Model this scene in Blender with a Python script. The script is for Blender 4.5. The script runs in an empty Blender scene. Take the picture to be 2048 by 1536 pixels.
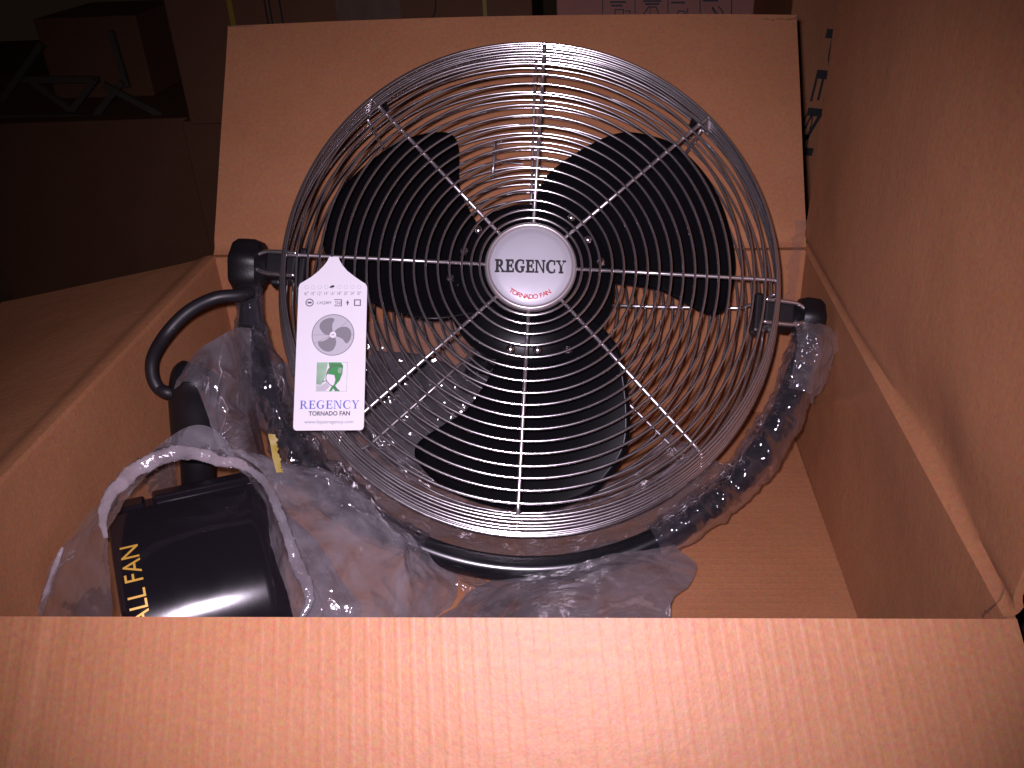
import bpy, bmesh, math, random
from mathutils import Vector, Matrix, noise
from math import sin, cos, pi, radians as rad
random.seed(7)
S = bpy.context.scene
COL = S.collection

# ------------------------------------------------------------------ camera, world, light
CAM = Vector((0.0932, -0.3584, 0.3524))
CR = Vector((0.9964, 0.0719, -0.0457)); CU = Vector((0.0033, 0.5033, 0.8641)); CD = Vector((-0.0851, 0.8611, -0.5012))
cd = bpy.data.cameras.new('camera'); cam = bpy.data.objects.new('camera', cd); COL.objects.link(cam)
m = Matrix((CR, CU, -CD)).transposed().to_4x4(); m.translation = CAM
cam.matrix_world = m
cd.sensor_width = 36; cd.lens = 1800/2048*36; cd.clip_start = .02; cd.clip_end = 60
S.camera = cam
S.render.resolution_x = 1024; S.render.resolution_y = 768

w = bpy.data.worlds.new('World'); S.world = w; w.use_nodes = True
bg = w.node_tree.nodes['Background']; bg.inputs[0].default_value = (1, .62, .42, 1); bg.inputs[1].default_value = .006

ld = bpy.data.lights.new('flash', 'SPOT'); ld.energy = 31; ld.color = (.95, .80, 1.0)
ld.shadow_soft_size = .007; ld.spot_size = rad(85); ld.spot_blend = 1.0
fl = bpy.data.objects.new('flash', ld); COL.objects.link(fl)
fl.matrix_world = m @ Matrix.Translation((-.014, .016, .0)) @ Matrix.Rotation(rad(-3), 4, 'X')

S.view_settings.view_transform = 'Standard'; S.view_settings.look = 'None'
S.view_settings.exposure = 0; S.view_settings.gamma = 1

# ------------------------------------------------------------------ helpers
def at(px, py, Y):
    "point of the world plane y=Y seen at a pixel of the 2048x1536 photograph"
    v = CR*((px-1024)/1800) + CU*((768-py)/1800) + CD
    return CAM + v*((Y-CAM.y)/v.y)

def link(name, me, mat=None, parent=None):
    o = bpy.data.objects.new(name, me); COL.objects.link(o)
    if mat is not None: me.materials.append(mat)
    if parent is not None: o.parent = parent
    return o

def mesh_from(name, vs, fs, mat=None, parent=None, smooth=True, uvs=None):
    me = bpy.data.meshes.new(name); me.from_pydata([tuple(v) for v in vs], [], fs)
    if uvs:
        l = me.uv_layers.new(name='UVMap')
        for lp in me.loops: l.data[lp.index].uv = uvs[lp.vertex_index]
    if smooth: me.polygons.foreach_set('use_smooth', [True]*len(me.polygons))
    me.update()
    return link(name, me, mat, parent)

def empty(name, label, cat, loc=(0, 0, 0), group=None, basis=None):
    o = bpy.data.objects.new(name, None); COL.objects.link(o); o.empty_display_size = .03
    if basis is not None: o.matrix_world = basis
    else: o.location = loc
    tag(o, label, cat, group); return o

def tag(o, label, cat, group=None):
    o['label'] = label; o['category'] = cat
    if group: o['group'] = group
    return o

class MB:
    def __init__(s): s.v = []; s.f = []
    def add(s, vs, fs):
        b = len(s.v); s.v += [Vector(v) for v in vs]; s.f += [[i+b for i in f] for f in fs]
    def tube(s, pts, r, n=8, closed=False, caps=True, up=None):
        pts = [Vector(p) for p in pts]; N = len(pts); rs = r if isinstance(r, (list, tuple)) else [r]*N
        vs = []; fs = []; prev = None
        for i, p in enumerate(pts):
            a = pts[(i-1) % N] if (closed or i > 0) else p
            b = pts[(i+1) % N] if (closed or i < N-1) else p
            t = (b-a).normalized()
            if prev is None:
                q = up or (Vector((0, 0, 1)) if abs(t.z) < .9 else Vector((1, 0, 0)))
                x = (q - t*q.dot(t)).normalized()
            else: x = (prev - t*prev.dot(t)).normalized()
            prev = x; y = t.cross(x)
            for k in range(n):
                a_ = 2*pi*k/n; vs.append(p + (x*cos(a_)+y*sin(a_))*rs[i])
        for i in range(N if closed else N-1):
            j = (i+1) % N
            for k in range(n):
                k2 = (k+1) % n; fs.append([i*n+k, i*n+k2, j*n+k2, j*n+k])
        if caps and not closed:
            fs.append(list(range(n))[::-1]); fs.append([(N-1)*n+k for k in range(n)])
        s.add(vs, fs); return s
    def ring(s, R, z, r, n=160, m=6, wob=0):
        vs = []; fs = []
        ph = random.random()*6
        for i in range(n):
            a = 2*pi*i/n; RR = R + wob*sin(2*a+ph) ; zz = z + wob*.6*sin(3*a+ph*2)
            for k in range(m):
                b = 2*pi*k/m; vs.append(((RR+r*cos(b))*cos(a), (RR+r*cos(b))*sin(a), zz+r*sin(b)))
        for i in range(n):
            j = (i+1) % n
            for k in range(m):
                k2 = (k+1) % m; fs.append([i*m+k, j*m+k, j*m+k2, i*m+k2])
        s.add(vs, fs); return s
    def lathe(s, prof, n=64, M=None):
        vs = []; fs = []; P = len(prof)
        for i in range(n):
            a = 2*pi*i/n
            for (r, z) in prof:
                v = Vector((r*cos(a), r*sin(a), z)); vs.append(M @ v if M else v)
        for i in range(n):
            j = (i+1) % n
            for k in range(P-1): fs.append([i*P+k, j*P+k, j*P+k+1, i*P+k+1])
        s.add(vs, fs); return s
    def box(s, lo, hi, M=None):
        x0, y0, z0 = lo; x1, y1, z1 = hi
        vs = [Vector((x, y, z)) for z in (z0, z1) for y in (y0, y1) for x in (x0, x1)]
        if M: vs = [M @ v for v in vs]
        s.add(vs, [[0, 2, 3, 1], [4, 5, 7, 6], [0, 1, 5, 4], [2, 6, 7, 3], [0, 4, 6, 2], [1, 3, 7, 5]]); return s
    def poly(s, pts, z0, z1):
        n = len(pts); vs = [(x, y, z0) for x, y in pts]+[(x, y, z1) for x, y in pts]
        s.add(vs, [list(range(n))[::-1], list(range(n, 2*n))]+[[i, (i+1) % n, n+(i+1) % n, n+i] for i in range(n)]); return s
    def xf(s, M):
        s.v = [M @ v for v in s.v]; return s
    def build(s, name, mat, parent=None, smooth=True, bevel=0, autosmooth=None):
        o = mesh_from(name, s.v, s.f, mat, parent, smooth)
        bm = bmesh.new(); bm.from_mesh(o.data); bmesh.ops.recalc_face_normals(bm, faces=bm.faces)
        if autosmooth:
            for e in bm.edges:
                if len(e.link_faces) == 2 and e.calc_face_angle(0) > rad(autosmooth): e.smooth = False
        bm.to_mesh(o.data); bm.free()
        if bevel:
            b = o.modifiers.new('bevel', 'BEVEL'); b.width = bevel; b.segments = 3; b.limit_method = 'ANGLE'
        return o

def crom(P, t):
    n = len(P)-1; t = min(max(t, 0), 1)*n; i = min(int(t), n-1); f = t-i
    p1, p2 = P[i], P[i+1]; p0 = P[i-1] if i > 0 else p1*2-p2; p3 = P[i+2] if i+2 <= n else p2*2-p1
    return .5*((2*p1)+(p2-p0)*f+(2*p0-5*p1+4*p2-p3)*f*f+(3*p1-p0-3*p2+p3)*f*f*f)

def smooth_path(P, n):
    P = [Vector(p) for p in P]; return [crom(P, i/(n-1)) for i in range(n)]

def rig(p, sc, oct=4):
    "ridged folds: sharp creases between rounded cells"
    v = 0; a = 1; t = 0; q = p*sc
    for i in range(oct):
        v += a*(1-abs(noise.noise(q))*2.2); t += a; a *= .52; q = q*1.9+Vector((3.1, 7.7, 1.3))
    return v/t-.5

# ------------------------------------------------------------------ materials
def newmat(name):
    mt = bpy.data.materials.new(name); mt.use_nodes = True
    nt = mt.node_tree; b = nt.nodes['Principled BSDF']; return mt, nt, b

def plain(name, col, rough=.5, metal=0, spec=.5, bump=0, bscale=300, coat=0, var=0, vscale=40):
    mt, nt, b = newmat(name)
    b.inputs['Base Color'].default_value = (*col, 1); b.inputs['Roughness'].default_value = rough
    b.inputs['Metallic'].default_value = metal; b.inputs['Specular IOR Level'].default_value = spec
    b.inputs['Coat Weight'].default_value = coat
    tc = nt.nodes.new('ShaderNodeTexCoord')
    nz = nt.nodes.new('ShaderNodeTexNoise'); nz.inputs['Scale'].default_value = vscale; nz.inputs['Detail'].default_value = 5
    nt.links.new(tc.outputs['Object'], nz.inputs['Vector'])
    mr = nt.nodes.new('ShaderNodeMapRange'); mr.inputs[3].default_value = rough*.75; mr.inputs[4].default_value = min(1, rough*1.3)
    nt.links.new(nz.outputs[0], mr.inputs[0]); nt.links.new(mr.outputs[0], b.inputs['Roughness'])
    if var:
        mx = nt.nodes.new('ShaderNodeMix'); mx.data_type = 'RGBA'
        mx.inputs[6].default_value = (*[c*(1-var) for c in col], 1); mx.inputs[7].default_value = (*[min(1, c*(1+var)) for c in col], 1)
        nt.links.new(nz.outputs[0], mx.inputs[0]); nt.links.new(mx.outputs[2], b.inputs['Base Color'])
    if bump:
        n2 = nt.nodes.new('ShaderNodeTexNoise'); n2.inputs['Scale'].default_value = bscale; n2.inputs['Detail'].default_value = 4
        nt.links.new(tc.outputs['Object'], n2.inputs['Vector'])
        bp = nt.nodes.new('ShaderNodeBump'); bp.inputs['Strength'].default_value = bump; bp.inputs['Distance'].default_value = .001
        nt.links.new(n2.outputs[0], bp.inputs['Height']); nt.links.new(bp.outputs[0], b.inputs['Normal'])
    return mt

def cardboard(name, col, flute='U', period=.0083, fl=.05, spec=.22, rough=.7):
    mt, nt, b = newmat(name); N = nt.nodes; L = nt.links
    tc = N.new('ShaderNodeTexCoord')
    big = N.new('ShaderNodeTexNoise'); big.inputs['Scale'].default_value = 9; big.inputs['Detail'].default_value = 6
    L.new(tc.outputs['Object'], big.inputs['Vector'])
    fib = N.new('ShaderNodeTexNoise'); fib.inputs['Scale'].default_value = 520; fib.inputs['Detail'].default_value = 3
    L.new(tc.outputs['Object'], fib.inputs['Vector'])
    c1 = N.new('ShaderNodeMix'); c1.data_type = 'RGBA'
    c1.inputs[6].default_value = (col[0]*.84, col[1]*.80, col[2]*.76, 1); c1.inputs[7].default_value = (col[0]*1.13, col[1]*1.16, col[2]*1.2, 1)
    L.new(big.outputs[0], c1.inputs[0])
    # fibre speckle: slight hue shifts of the recycled paper
    c2 = N.new('ShaderNodeMix'); c2.data_type = 'RGBA'; c2.blend_type = 'MULTIPLY'; c2.inputs[0].default_value = .55
    mot = N.new('ShaderNodeTexNoise'); mot.inputs['Scale'].default_value = 330; mot.inputs['Detail'].default_value = 3; mot.inputs['Roughness'].default_value = .65
    L.new(tc.outputs['Object'], mot.inputs['Vector'])
    rp = N.new('ShaderNodeVectorMath'); rp.operation = 'MULTIPLY_ADD'; rp.inputs[1].default_value = (1.1, 1.5, 1.9); rp.inputs[2].default_value = (.45, .25, .05)
    L.new(mot.outputs['Color'], rp.inputs[0])
    L.new(c1.outputs[2], c2.inputs[6]); L.new(rp.outputs[0], c2.inputs[7])
    # scuffs and specks
    vo = N.new('ShaderNodeTexVoronoi'); vo.inputs['Scale'].default_value = 26
    L.new(tc.outputs['Object'], vo.inputs['Vector'])
    th = N.new('ShaderNodeMapRange'); th.inputs[1].default_value = .012; th.inputs[2].default_value = .022; th.inputs[3].default_value = .35; th.inputs[4].default_value = 0
    L.new(vo.outputs['Distance'], th.inputs[0])
    c3 = N.new('ShaderNodeMix'); c3.data_type = 'RGBA'; c3.inputs[7].default_value = (.5, .33, .2, 1)
    L.new(th.outputs[0], c3.inputs[0]); L.new(c2.outputs[2], c3.inputs[6]); L.new(c3.outputs[2], b.inputs['Base Color'])
    b.inputs['Roughness'].default_value = rough; b.inputs['Specular IOR Level'].default_value = spec
    # flutes
    sp = N.new('ShaderNodeSeparateXYZ'); L.new(tc.outputs['UV'], sp.inputs[0])
    ml = N.new('ShaderNodeMath'); ml.operation = 'MULTIPLY'; ml.inputs[1].default_value = 2*pi/period
    L.new(sp.outputs[0 if flute == 'U' else 1], ml.inputs[0])
    sn = N.new('ShaderNodeMath'); sn.operation = 'SINE'; L.new(ml.outputs[0], sn.inputs[0])
    pw = N.new('ShaderNodeMapRange'); pw.inputs[1].default_value = .2; pw.inputs[2].default_value = 1; L.new(sn.outputs[0], pw.inputs[0])
    am = N.new('ShaderNodeTexNoise'); am.inputs['Scale'].default_value = 7; L.new(tc.outputs['Object'], am.inputs['Vector'])
    mm = N.new('ShaderNodeMath'); mm.operation = 'MULTIPLY'; L.new(pw.outputs[0], mm.inputs[0]); L.new(am.outputs[0], mm.inputs[1])
    b1 = N.new('ShaderNodeBump'); b1.inputs['Strength'].default_value = fl; b1.inputs['Distance'].default_value = .0012
    L.new(mm.outputs[0], b1.inputs['Height'])
    md = N.new('ShaderNodeTexNoise'); md.inputs['Scale'].default_value = 22; md.inputs['Detail'].default_value = 5; L.new(tc.outputs['Object'], md.inputs['Vector'])
    b2 = N.new('ShaderNodeBump'); b2.inputs['Strength'].default_value = .35; b2.inputs['Distance'].default_value = .004
    L.new(md.outputs[0], b2.inputs['Height']); L.new(b1.outputs[0], b2.inputs['Normal'])
    b3 = N.new('ShaderNodeBump'); b3.inputs['Strength'].default_value = .25; b3.inputs['Distance'].default_value = .0006
    L.new(fib.outputs[0], b3.inputs['Height']); L.new(b2.outputs[0], b3.inputs['Normal']); L.new(b3.outputs[0], b.inputs['Normal'])
    return mt

def film(name, col, haze=.28, edge=.5, rough=.16, sheen=1.0, bs=90):
    "thin polythene: mostly see-through, milky where seen at a glancing angle, sharp glints on its creases"
    mt = bpy.data.materials.new(name); mt.use_nodes = True; nt = mt.node_tree; N = nt.nodes; L = nt.links; N.clear()
    out = N.new('ShaderNodeOutputMaterial')
    tr = N.new('ShaderNodeBsdfTransparent'); tr.inputs[0].default_value = (.97, .96, .98, 1)
    df = N.new('ShaderNodeBsdfDiffuse'); df.inputs[0].default_value = (*col, 1)
    tl = N.new('ShaderNodeBsdfTranslucent'); tl.inputs[0].default_value = (*col, 1)
    md = N.new('ShaderNodeMixShader'); md.inputs[0].default_value = .3; L.new(df.outputs[0], md.inputs[1]); L.new(tl.outputs[0], md.inputs[2])
    tc = N.new('ShaderNodeTexCoord')
    n1 = N.new('ShaderNodeTexNoise'); n1.inputs['Scale'].default_value = bs; n1.inputs['Detail'].default_value = 6
    n2 = N.new('ShaderNodeTexNoise'); n2.inputs['Scale'].default_value = 24; n2.inputs['Detail'].default_value = 4; n2.inputs['Distortion'].default_value = 1.5
    L.new(tc.outputs['Object'], n1.inputs['Vector']); L.new(tc.outputs['Object'], n2.inputs['Vector'])
    bp = N.new('ShaderNodeBump'); bp.inputs['Strength'].default_value = .5; bp.inputs['Distance'].default_value = .0012
    L.new(n1.outputs[0], bp.inputs['Height'])
    lw = N.new('ShaderNodeLayerWeight'); lw.inputs[0].default_value = .35; L.new(bp.outputs[0], lw.inputs['Normal'])
    mr = N.new('ShaderNodeMapRange'); mr.inputs[3].default_value = haze*.7; mr.inputs[4].default_value = edge; L.new(lw.outputs['Facing'], mr.inputs[0])
    m2 = N.new('ShaderNodeMapRange'); m2.inputs[1].default_value = .3; m2.inputs[2].default_value = .7; m2.inputs[3].default_value = .55; m2.inputs[4].default_value = 1.6
    L.new(n2.outputs[0], m2.inputs[0])
    ml = N.new('ShaderNodeMath'); ml.operation = 'MULTIPLY'; ml.use_clamp = True; L.new(mr.outputs[0], ml.inputs[0]); L.new(m2.outputs[0], ml.inputs[1])
    a = N.new('ShaderNodeMixShader'); L.new(ml.outputs[0], a.inputs[0]); L.new(tr.outputs[0], a.inputs[1]); L.new(md.outputs[0], a.inputs[2])
    gl = N.new('ShaderNodeBsdfGlossy'); gl.inputs['Roughness'].default_value = rough; L.new(bp.outputs[0], gl.inputs['Normal'])
    fr = N.new('ShaderNodeFresnel'); fr.inputs[0].default_value = 1.5; L.new(bp.outputs[0], fr.inputs['Normal'])
    fm = N.new('ShaderNodeMapRange'); fm.inputs[1].default_value = 0; fm.inputs[2].default_value = .25; fm.inputs[3].default_value = 0; fm.inputs[4].default_value = .22*sheen; L.new(fr.outputs[0], fm.inputs[0])
    f = N.new('ShaderNodeMixShader'); L.new(fm.outputs[0], f.inputs[0]); L.new(a.outputs[0], f.inputs[1]); L.new(gl.outputs[0], f.inputs[2])
    L.new(f.outputs[0], out.inputs[0]); return mt

CB = (.355, .155, .070)
M = {}
M['card'] = cardboard('cardboard', CB)
M['card_floor'] = cardboard('cardboard_floor', CB, flute='V', fl=.12)
M['card_back'] = cardboard('cardboard_back', CB, fl=.03)
M['card_front'] = cardboard('cardboard_front', CB, fl=.16, spec=.35, rough=.5)
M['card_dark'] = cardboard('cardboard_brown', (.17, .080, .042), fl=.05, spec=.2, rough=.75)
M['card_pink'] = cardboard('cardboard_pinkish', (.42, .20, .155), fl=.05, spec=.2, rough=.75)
M['chrome'] = plain('chromed_wire', (.86, .82, .84), rough=.17, metal=.965, vscale=60)
M['chrome_dull'] = plain('chromed_spoke', (.80, .76, .78), rough=.33, metal=.96, vscale=60)
M['black'] = plain('black_paint', (.006, .006, .008), rough=.22, spec=.5, bump=.05, bscale=60)
M['blade'] = plain('black_blade', (.004, .004, .005), rough=.24, spec=.05, bump=.06, bscale=40)
M['plastic'] = plain('black_plastic', (.008, .007, .008), rough=.42, spec=.4, bump=.15, bscale=500)
M['housing'] = plain('black_gloss', (.010, .008, .011), rough=.11, spec=.6, bump=.03, bscale=50, coat=.3)
M['rubber'] = plain('black_rubber', (.012, .010, .012), rough=.45, spec=.4)
M['bezel'] = plain('satin_bezel', (.55, .50, .50), rough=.34, metal=.75)
M['badge'] = plain('silver_badge', (.50, .50, .54), rough=.5, metal=.3, bump=.04, bscale=900)
M['tagw'] = plain('white_card', (.78, .76, .80), rough=.5, spec=.3, bump=.05, bscale=300, var=.02, vscale=60)
M['ink'] = plain('black_ink', (.012, .012, .014), rough=.5)
M['inkg'] = plain('grey_ink', (.22, .21, .23), rough=.6)
M['inkl'] = plain('pale_grey_ink', (.50, .49, .53), rough=.6)
M['inkd'] = plain('dark_grey_ink', (.11, .105, .12), rough=.6)
M['blue'] = plain('blue_ink', (.10, .13, .50), rough=.6)
M['red'] = plain('red_ink', (.55, .05, .05), rough=.5)
M['gold'] = plain('gold_ink', (.72, .42, .06), rough=.4, metal=.2)
M['green'] = plain('green_ink', (.04, .28, .07), rough=.6, var=.5, vscale=120)
M['greenl'] = plain('pale_green_ink', (.28, .45, .30), rough=.6, var=.5, vscale=90)
M['yellow'] = plain('yellow_strap', (.30, .22, .02), rough=.5, var=.2)
M['steel'] = plain('screw_steel', (.8, .78, .8), rough=.18, metal=1)
M['floor'] = plain('dark_concrete', (.10, .085, .075), rough=.9, bump=.3, bscale=40, var=.3, vscale=8)
M['lattice'] = plain('pale_lath', (.07, .055, .04), rough=.8, var=.3)
M['wrap_dark'] = plain('dark_tape', (.14, .08, .045), rough=.5, var=.5, vscale=20, bump=.4, bscale=20)
M['film'] = film('polythene', (.46, .43, .47), haze=.42, edge=.72, rough=.10, sheen=2.0)
M['film_clear'] = film('polythene_clear', (.48, .45, .48), haze=.14, edge=.5, rough=.1, sheen=1.6, bs=60)
M['film_sleeve'] = film('polythene_tight', (.45, .42, .50), haze=.04, edge=.24, rough=.06, sheen=2.4, bs=60)
M['film_mid'] = film('polythene_loose', (.44, .41, .44), haze=.26, edge=.6, rough=.1, sheen=2.0, bs=60)
M['film_rim'] = film('polythene_roll', (.58, .51, .54), haze=.5, edge=.85, rough=.14, sheen=1.3, bs=140)
M['tape'] = film('clear_tape', (.5, .42, .36), haze=.10, edge=.35, rough=.08, sheen=1.4, bs=50)

# ------------------------------------------------------------------ setting
def structure(o): o['kind'] = 'structure'; return o
mb = MB(); mb.box((-6, -3, -1.02), (6, 9, -1.0)); structure(mb.build('floor', M['floor'], smooth=False))
mb = MB(); mb.box((-.62, -.35, -.30), (.75, .72, -.203)); structure(mb.build('platform', M['floor'], smooth=False, bevel=.004))

# ------------------------------------------------------------------ open carton
BL = Vector((-.3063, .519, 0)); BR = Vector((.3122, .514, 0)); FR = Vector((.310, .002, 0)); FL = Vector((-.312, -.0120, 0)); H = .1944; T = .0045
cart = empty('cardboard_carton', 'open brown corrugated carton holding the chrome fan, its four flaps folded out', 'carton', (0, .25, -.2))
cart_inv = Matrix.Translation(-Vector((0, .25, -.2)))

def panel(name, P, mat, nu=60, nv=30, th=T, warp=.0015, side=1, fn=None, label=None, seed=0):
    "P = corners a,b (fold side) c,d (far side); inner face on a-b-c-d, thickness away from it"
    a, b, c, d = [Vector(p) for p in P]; n0 = (b-a).cross(d-a).normalized()*side
    W = (b-a).length; Hh = (d-a).length
    grid = []; uvs = []
    for j in range(nv+1):
        v = j/nv
        for i in range(nu+1):
            u = i/nu; p = (a*(1-u)+b*u)*(1-v)+(d*(1-u)+c*u)*v
            e = min(1, v*6)
            q = p + n0*(warp*e*noise.noise(Vector((u*W*7+seed, v*Hh*7, seed))))
            if fn: q = fn(u, v, q, n0)
            grid.append(q); uvs.append((u*W, v*Hh))
    NN = len(grid); back = [g - n0*th for g in grid]
    vs = grid+back; fs = []
    idx = lambda i, j: j*(nu+1)+i
    for j in range(nv):
        for i in range(nu):
            q = [idx(i, j), idx(i+1, j), idx(i+1, j+1), idx(i, j+1)]
            fs.append(q); fs.append([NN+k for k in q[::-1]])
    for i in range(nu):
        for j, fl_ in ((0, 1), (nv, 0)):
            q = [idx(i, j), idx(i+1, j), NN+idx(i+1, j), NN+idx(i, j)]; fs.append(q)
    for j in range(nv):
        for i in (0, nu):
            q = [idx(i, j), idx(i, j+1), NN+idx(i, j+1), NN+idx(i, j)]; fs.append(q)
    o = mesh_from(name, [cart_inv @ v for v in vs], fs, mat, cart, smooth=True, uvs=uvs+uvs)
    bm = bmesh.new(); bm.from_mesh(o.data); bmesh.ops.recalc_face_normals(bm, faces=bm.faces)
    for e in bm.edges:
        if len(e.link_faces) == 2 and e.calc_face_angle(0) > rad(40): e.smooth = False
    bm.to_mesh(o.data); bm.free()
    if label: o['label'] = label
    return o

dz = Vector((0, 0, -H))
panel('carton_wall', [BL+Vector((-.002,0,0)), BR-Vector((-.002,0,0)), BR+dz-Vector((-.002,0,0)), BL+dz+Vector((-.002,0,0))], M['card_back'], side=-1, label='back wall of the carton', seed=1)
panel('carton_wall', [FL, BL, BL+dz, FL+dz], M['card'], side=-1, label='left wall of the carton', seed=2)
def rw(u, v, q, n):
    # the side wall bulges near its fold and carries a shallow diagonal dent
    d = abs((u-.30)*1.0 + (v-.45)*.55); return q + n*(.004*math.exp(-(d/.02)**2)*math.exp(-((v-.4)/.3)**2) - .006*sin(pi*u)*sin(pi*v))
panel('carton_wall', [BR, FR, FR+dz, BR+dz], M['card'], nu=120, nv=60, side=-1, fn=rw, label='right wall of the carton', seed=3)
panel('carton_wall', [FR-Vector((T,0,.0058)), FL+Vector((T,0,-.0058)), FL+dz+Vector((T,0,0)), FR+dz-Vector((T,0,0))], M['card'], side=-1, label='front wall of the carton', seed=4)
e = .002
panel('carton_bottom', [FL+dz+Vector((.0003,.0003,e)), FR+dz+Vector((-.0003,.0003,e)), BR+dz+Vector((-.0003,-.0003,e)), BL+dz+Vector((.0003,-.0003,e))], M['card_floor'], side=1, seed=5)
# flaps
sb, cb = sin(rad(38.6)), cos(rad(38.6)); LF = .2535
def bend(u, v, q, n): return q + n*(.006*(1-v)**6 * (1 if v > 0 else 0)) - n*.010*sin(pi*u)*v
lift = Vector((0, .001, .0015))
panel('back_flap', [BL+lift, BR+lift, BR+Vector((-.001, LF*sb, LF*cb)), BL+Vector((.001, (LF+.011)*sb, (LF+.011)*cb))], M['card_back'], nu=80, nv=60, side=-1, fn=lambda u, v, q, n: q - n*.008*sin(pi*u)*v + n*(.0025*math.exp(-((v-.03)/.025)**2)), seed=6)
b_ = rad(10.5)
def lfn(u, v, q, n): return q + n*(.0022*math.exp(-((v-.035)/.03)**2)) - n*.012*v*v*sin(pi*u)
panel('left_flap', [FL+lift+Vector((0, .004, 0)), BL+lift, BL+Vector((-.26*cos(b_), -.004, -.26*sin(b_))), FL+Vector((-.26*cos(b_), .01, -.26*sin(b_)))], M['card'], nu=80, nv=50, side=1, fn=lfn, seed=7)
def rfn(u, v, q, n):
    k = math.exp(-((u-.72)/.20)**2)
    # the flap buckles beside its fold: a sunken pocket, then a ridge
    return q + n*(.011*k*(1-math.exp(-(v/.03)**2))*math.exp(-((v-.03)/(.13+.05*noise.noise(Vector((u*9, 1, 1)))))**2) + .004*math.exp(-((v-.02)/.018)**2) - .016*sin(pi*u)*v)
b1, b2 = rad(89), rad(84)
panel('right_flap', [BR+Vector((.001, 0, .0015)), FR+Vector((.001, 0, .0015)), FR+Vector((.29*cos(b2), .006, .29*sin(b2))), BR+Vector((.29*cos(b1), -.004, .29*sin(b1)))], M['card'], nu=120, nv=80, side=-1, fn=rfn, seed=8)
def ffn(u, v, q, n):
    r_ = .0035*(1+.5*noise.noise(Vector((u*14, 0, 3))))
    bul = math.exp(-((v-.0)/.012)**2)
    cr = -.0011*math.exp(-((v-.055)/.02)**2)*(1 if u > .36 else .3) + .0009*math.exp(-((v-.09)/.03)**2)
    dent = -.0013*math.exp(-((u-.685)/.008)**2)*math.exp(-(v/.1)**2)
    lc = -.0012*math.exp(-((u-.175-.12*0+.05*v)/.010)**2) + .0018*math.exp(-((u-.165+.05*v)/.012)**2)
    return q + n*(cr*.35+lc*.5 + .004*sin(3.3*u+.3)*v)
ba = rad(44)
panel('front_flap', [FL+Vector((0, -.001, .0012)), FR+Vector((.004, -.001, .0012)), FR+Vector((.045, -.26*cos(ba), -.26*sin(ba))), FL+Vector((.003, -.26*cos(ba), -.26*sin(ba)))], M['card_front'], nu=240, nv=90, side=-1, fn=ffn, seed=9)

# torn clear tape left along the back flap's rim and at the fold corners
def strip(name, path, width_vec, mat, parent, inv, amp=.001, n=60, mm=8, seed=0):
    P = smooth_path(path, n); vs = []; fs = []
    for i, p in enumerate(P):
        for j in range(mm):
            t = j/(mm-1)
            q = p + Vector(width_vec)*t*(.75+.35*noise.noise(Vector((i*.25, seed, 0))))
            q += Vector((noise.noise(q*120), noise.noise(q*120+Vector((5, 5, 5))), noise.noise(q*120+Vector((9, 1, 5)))))*amp
            vs.append(inv @ q)
    for i in range(n-1):
        for j in range(mm-1): a = i*mm+j; fs.append([a, a+mm, a+mm+1, a+1])
    return mesh_from(name, vs, fs, mat, parent)
top = lambda u: BL.lerp(BR, u)+Vector((.003-.004*u, (LF+.011-.011*u)*sb-.004, (LF+.011-.011*u)*cb+.0005))
strip('tape', [top(.36), top(.5), top(.7), top(.86)], (0, -.004, .0035), M['tape'], cart, cart_inv, seed=3, amp=.0012, n=160)
strip('tape', [top(.93), top(.97), top(1.0)+Vector((.004, 0, 0))], (0, -.006, -.002), M['tape'], cart, cart_inv, seed=6, amp=.0015)
strip('tape', [top(.0), top(.02), top(.05)], (0, -.004, .003), M['tape'], cart, cart_inv, seed=9, amp=.0015)
strip('tape', [BR+Vector((-.004, -.008, .035)), BR+Vector((-.006, -.006, 0)), BR+Vector((-.006, -.006, -.06))], (-.014, 0, 0), M['tape'], cart, cart_inv, seed=5)
strip('tape', [FR+Vector((-.012, .002, .004)), FR+Vector((.002, .012, .012)), FR+Vector((.006, .03, .03))], (.006, .012, -.02), M['tape'], cart, cart_inv, seed=8, amp=.002)

# ------------------------------------------------------------------ fan (local frame: x right, y up, z towards the viewer)
ex = Vector((.9919, .0622, -.1111)).normalized(); nn = Vector((.12, -.7481, .6526)); nn = (nn-ex*nn.dot(ex)).normalized(); ey = nn.cross(ex)
q_ = Matrix.Rotation(rad(-1.9), 3, ey); ex = q_ @ ex; nn = q_ @ nn
FC = Vector((.0433, .3656, .0479))
B = Matrix((ex, ey, nn)).transposed().to_4x4(); B.translation = FC
fan = empty('tornado_fan', 'round chrome wire fan with three black blades, leaning back inside the open carton', 'fan', basis=B)

R0 = .215
rings = [.0440, .0515, .0600] + [.0600+(.2135-.0600)/15*k for k in range(1, 16)]
zf = lambda r: .004*(1-(r/R0)**2)          # slight dome of the face
mb = MB()
for r in rings: mb.ring(r, zf(r), .00125, n=200, m=6, wob=.00025)
side = [(.2160, -.0040), (.2188, -.0115), (.2212, -.0195), (.2236, -.0275), (.2258, -.0355), (.2276, -.0435), (.2290, -.051)]
for k, (r, z) in enumerate(side): mb.ring(r, z, .00125 if k < 6 else .0019, n=220, m=6, wob=.0003)
fg = mb.build('front_guard', M['chrome'], fan)
for k in range(8):
    a = rad(90-45*k + random.uniform(-.6, .6)); d = Vector((cos(a), sin(a), 0)); o3 = Vector((0, 0, 1))
    pts = [d*.039+o3*(zf(.04)-.0026), d*.12+o3*(zf(.12)-.0026), d*.205+o3*(-.0022), d*.2140+o3*(-.0030), d*.2175+o3*(-.012), d*.2245+o3*(-.036), d*.2275+o3*(-.051)]
    MB().tube(pts, .00165, n=8, up=o3).build('spoke', M['chrome_dull'], fg)
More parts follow.
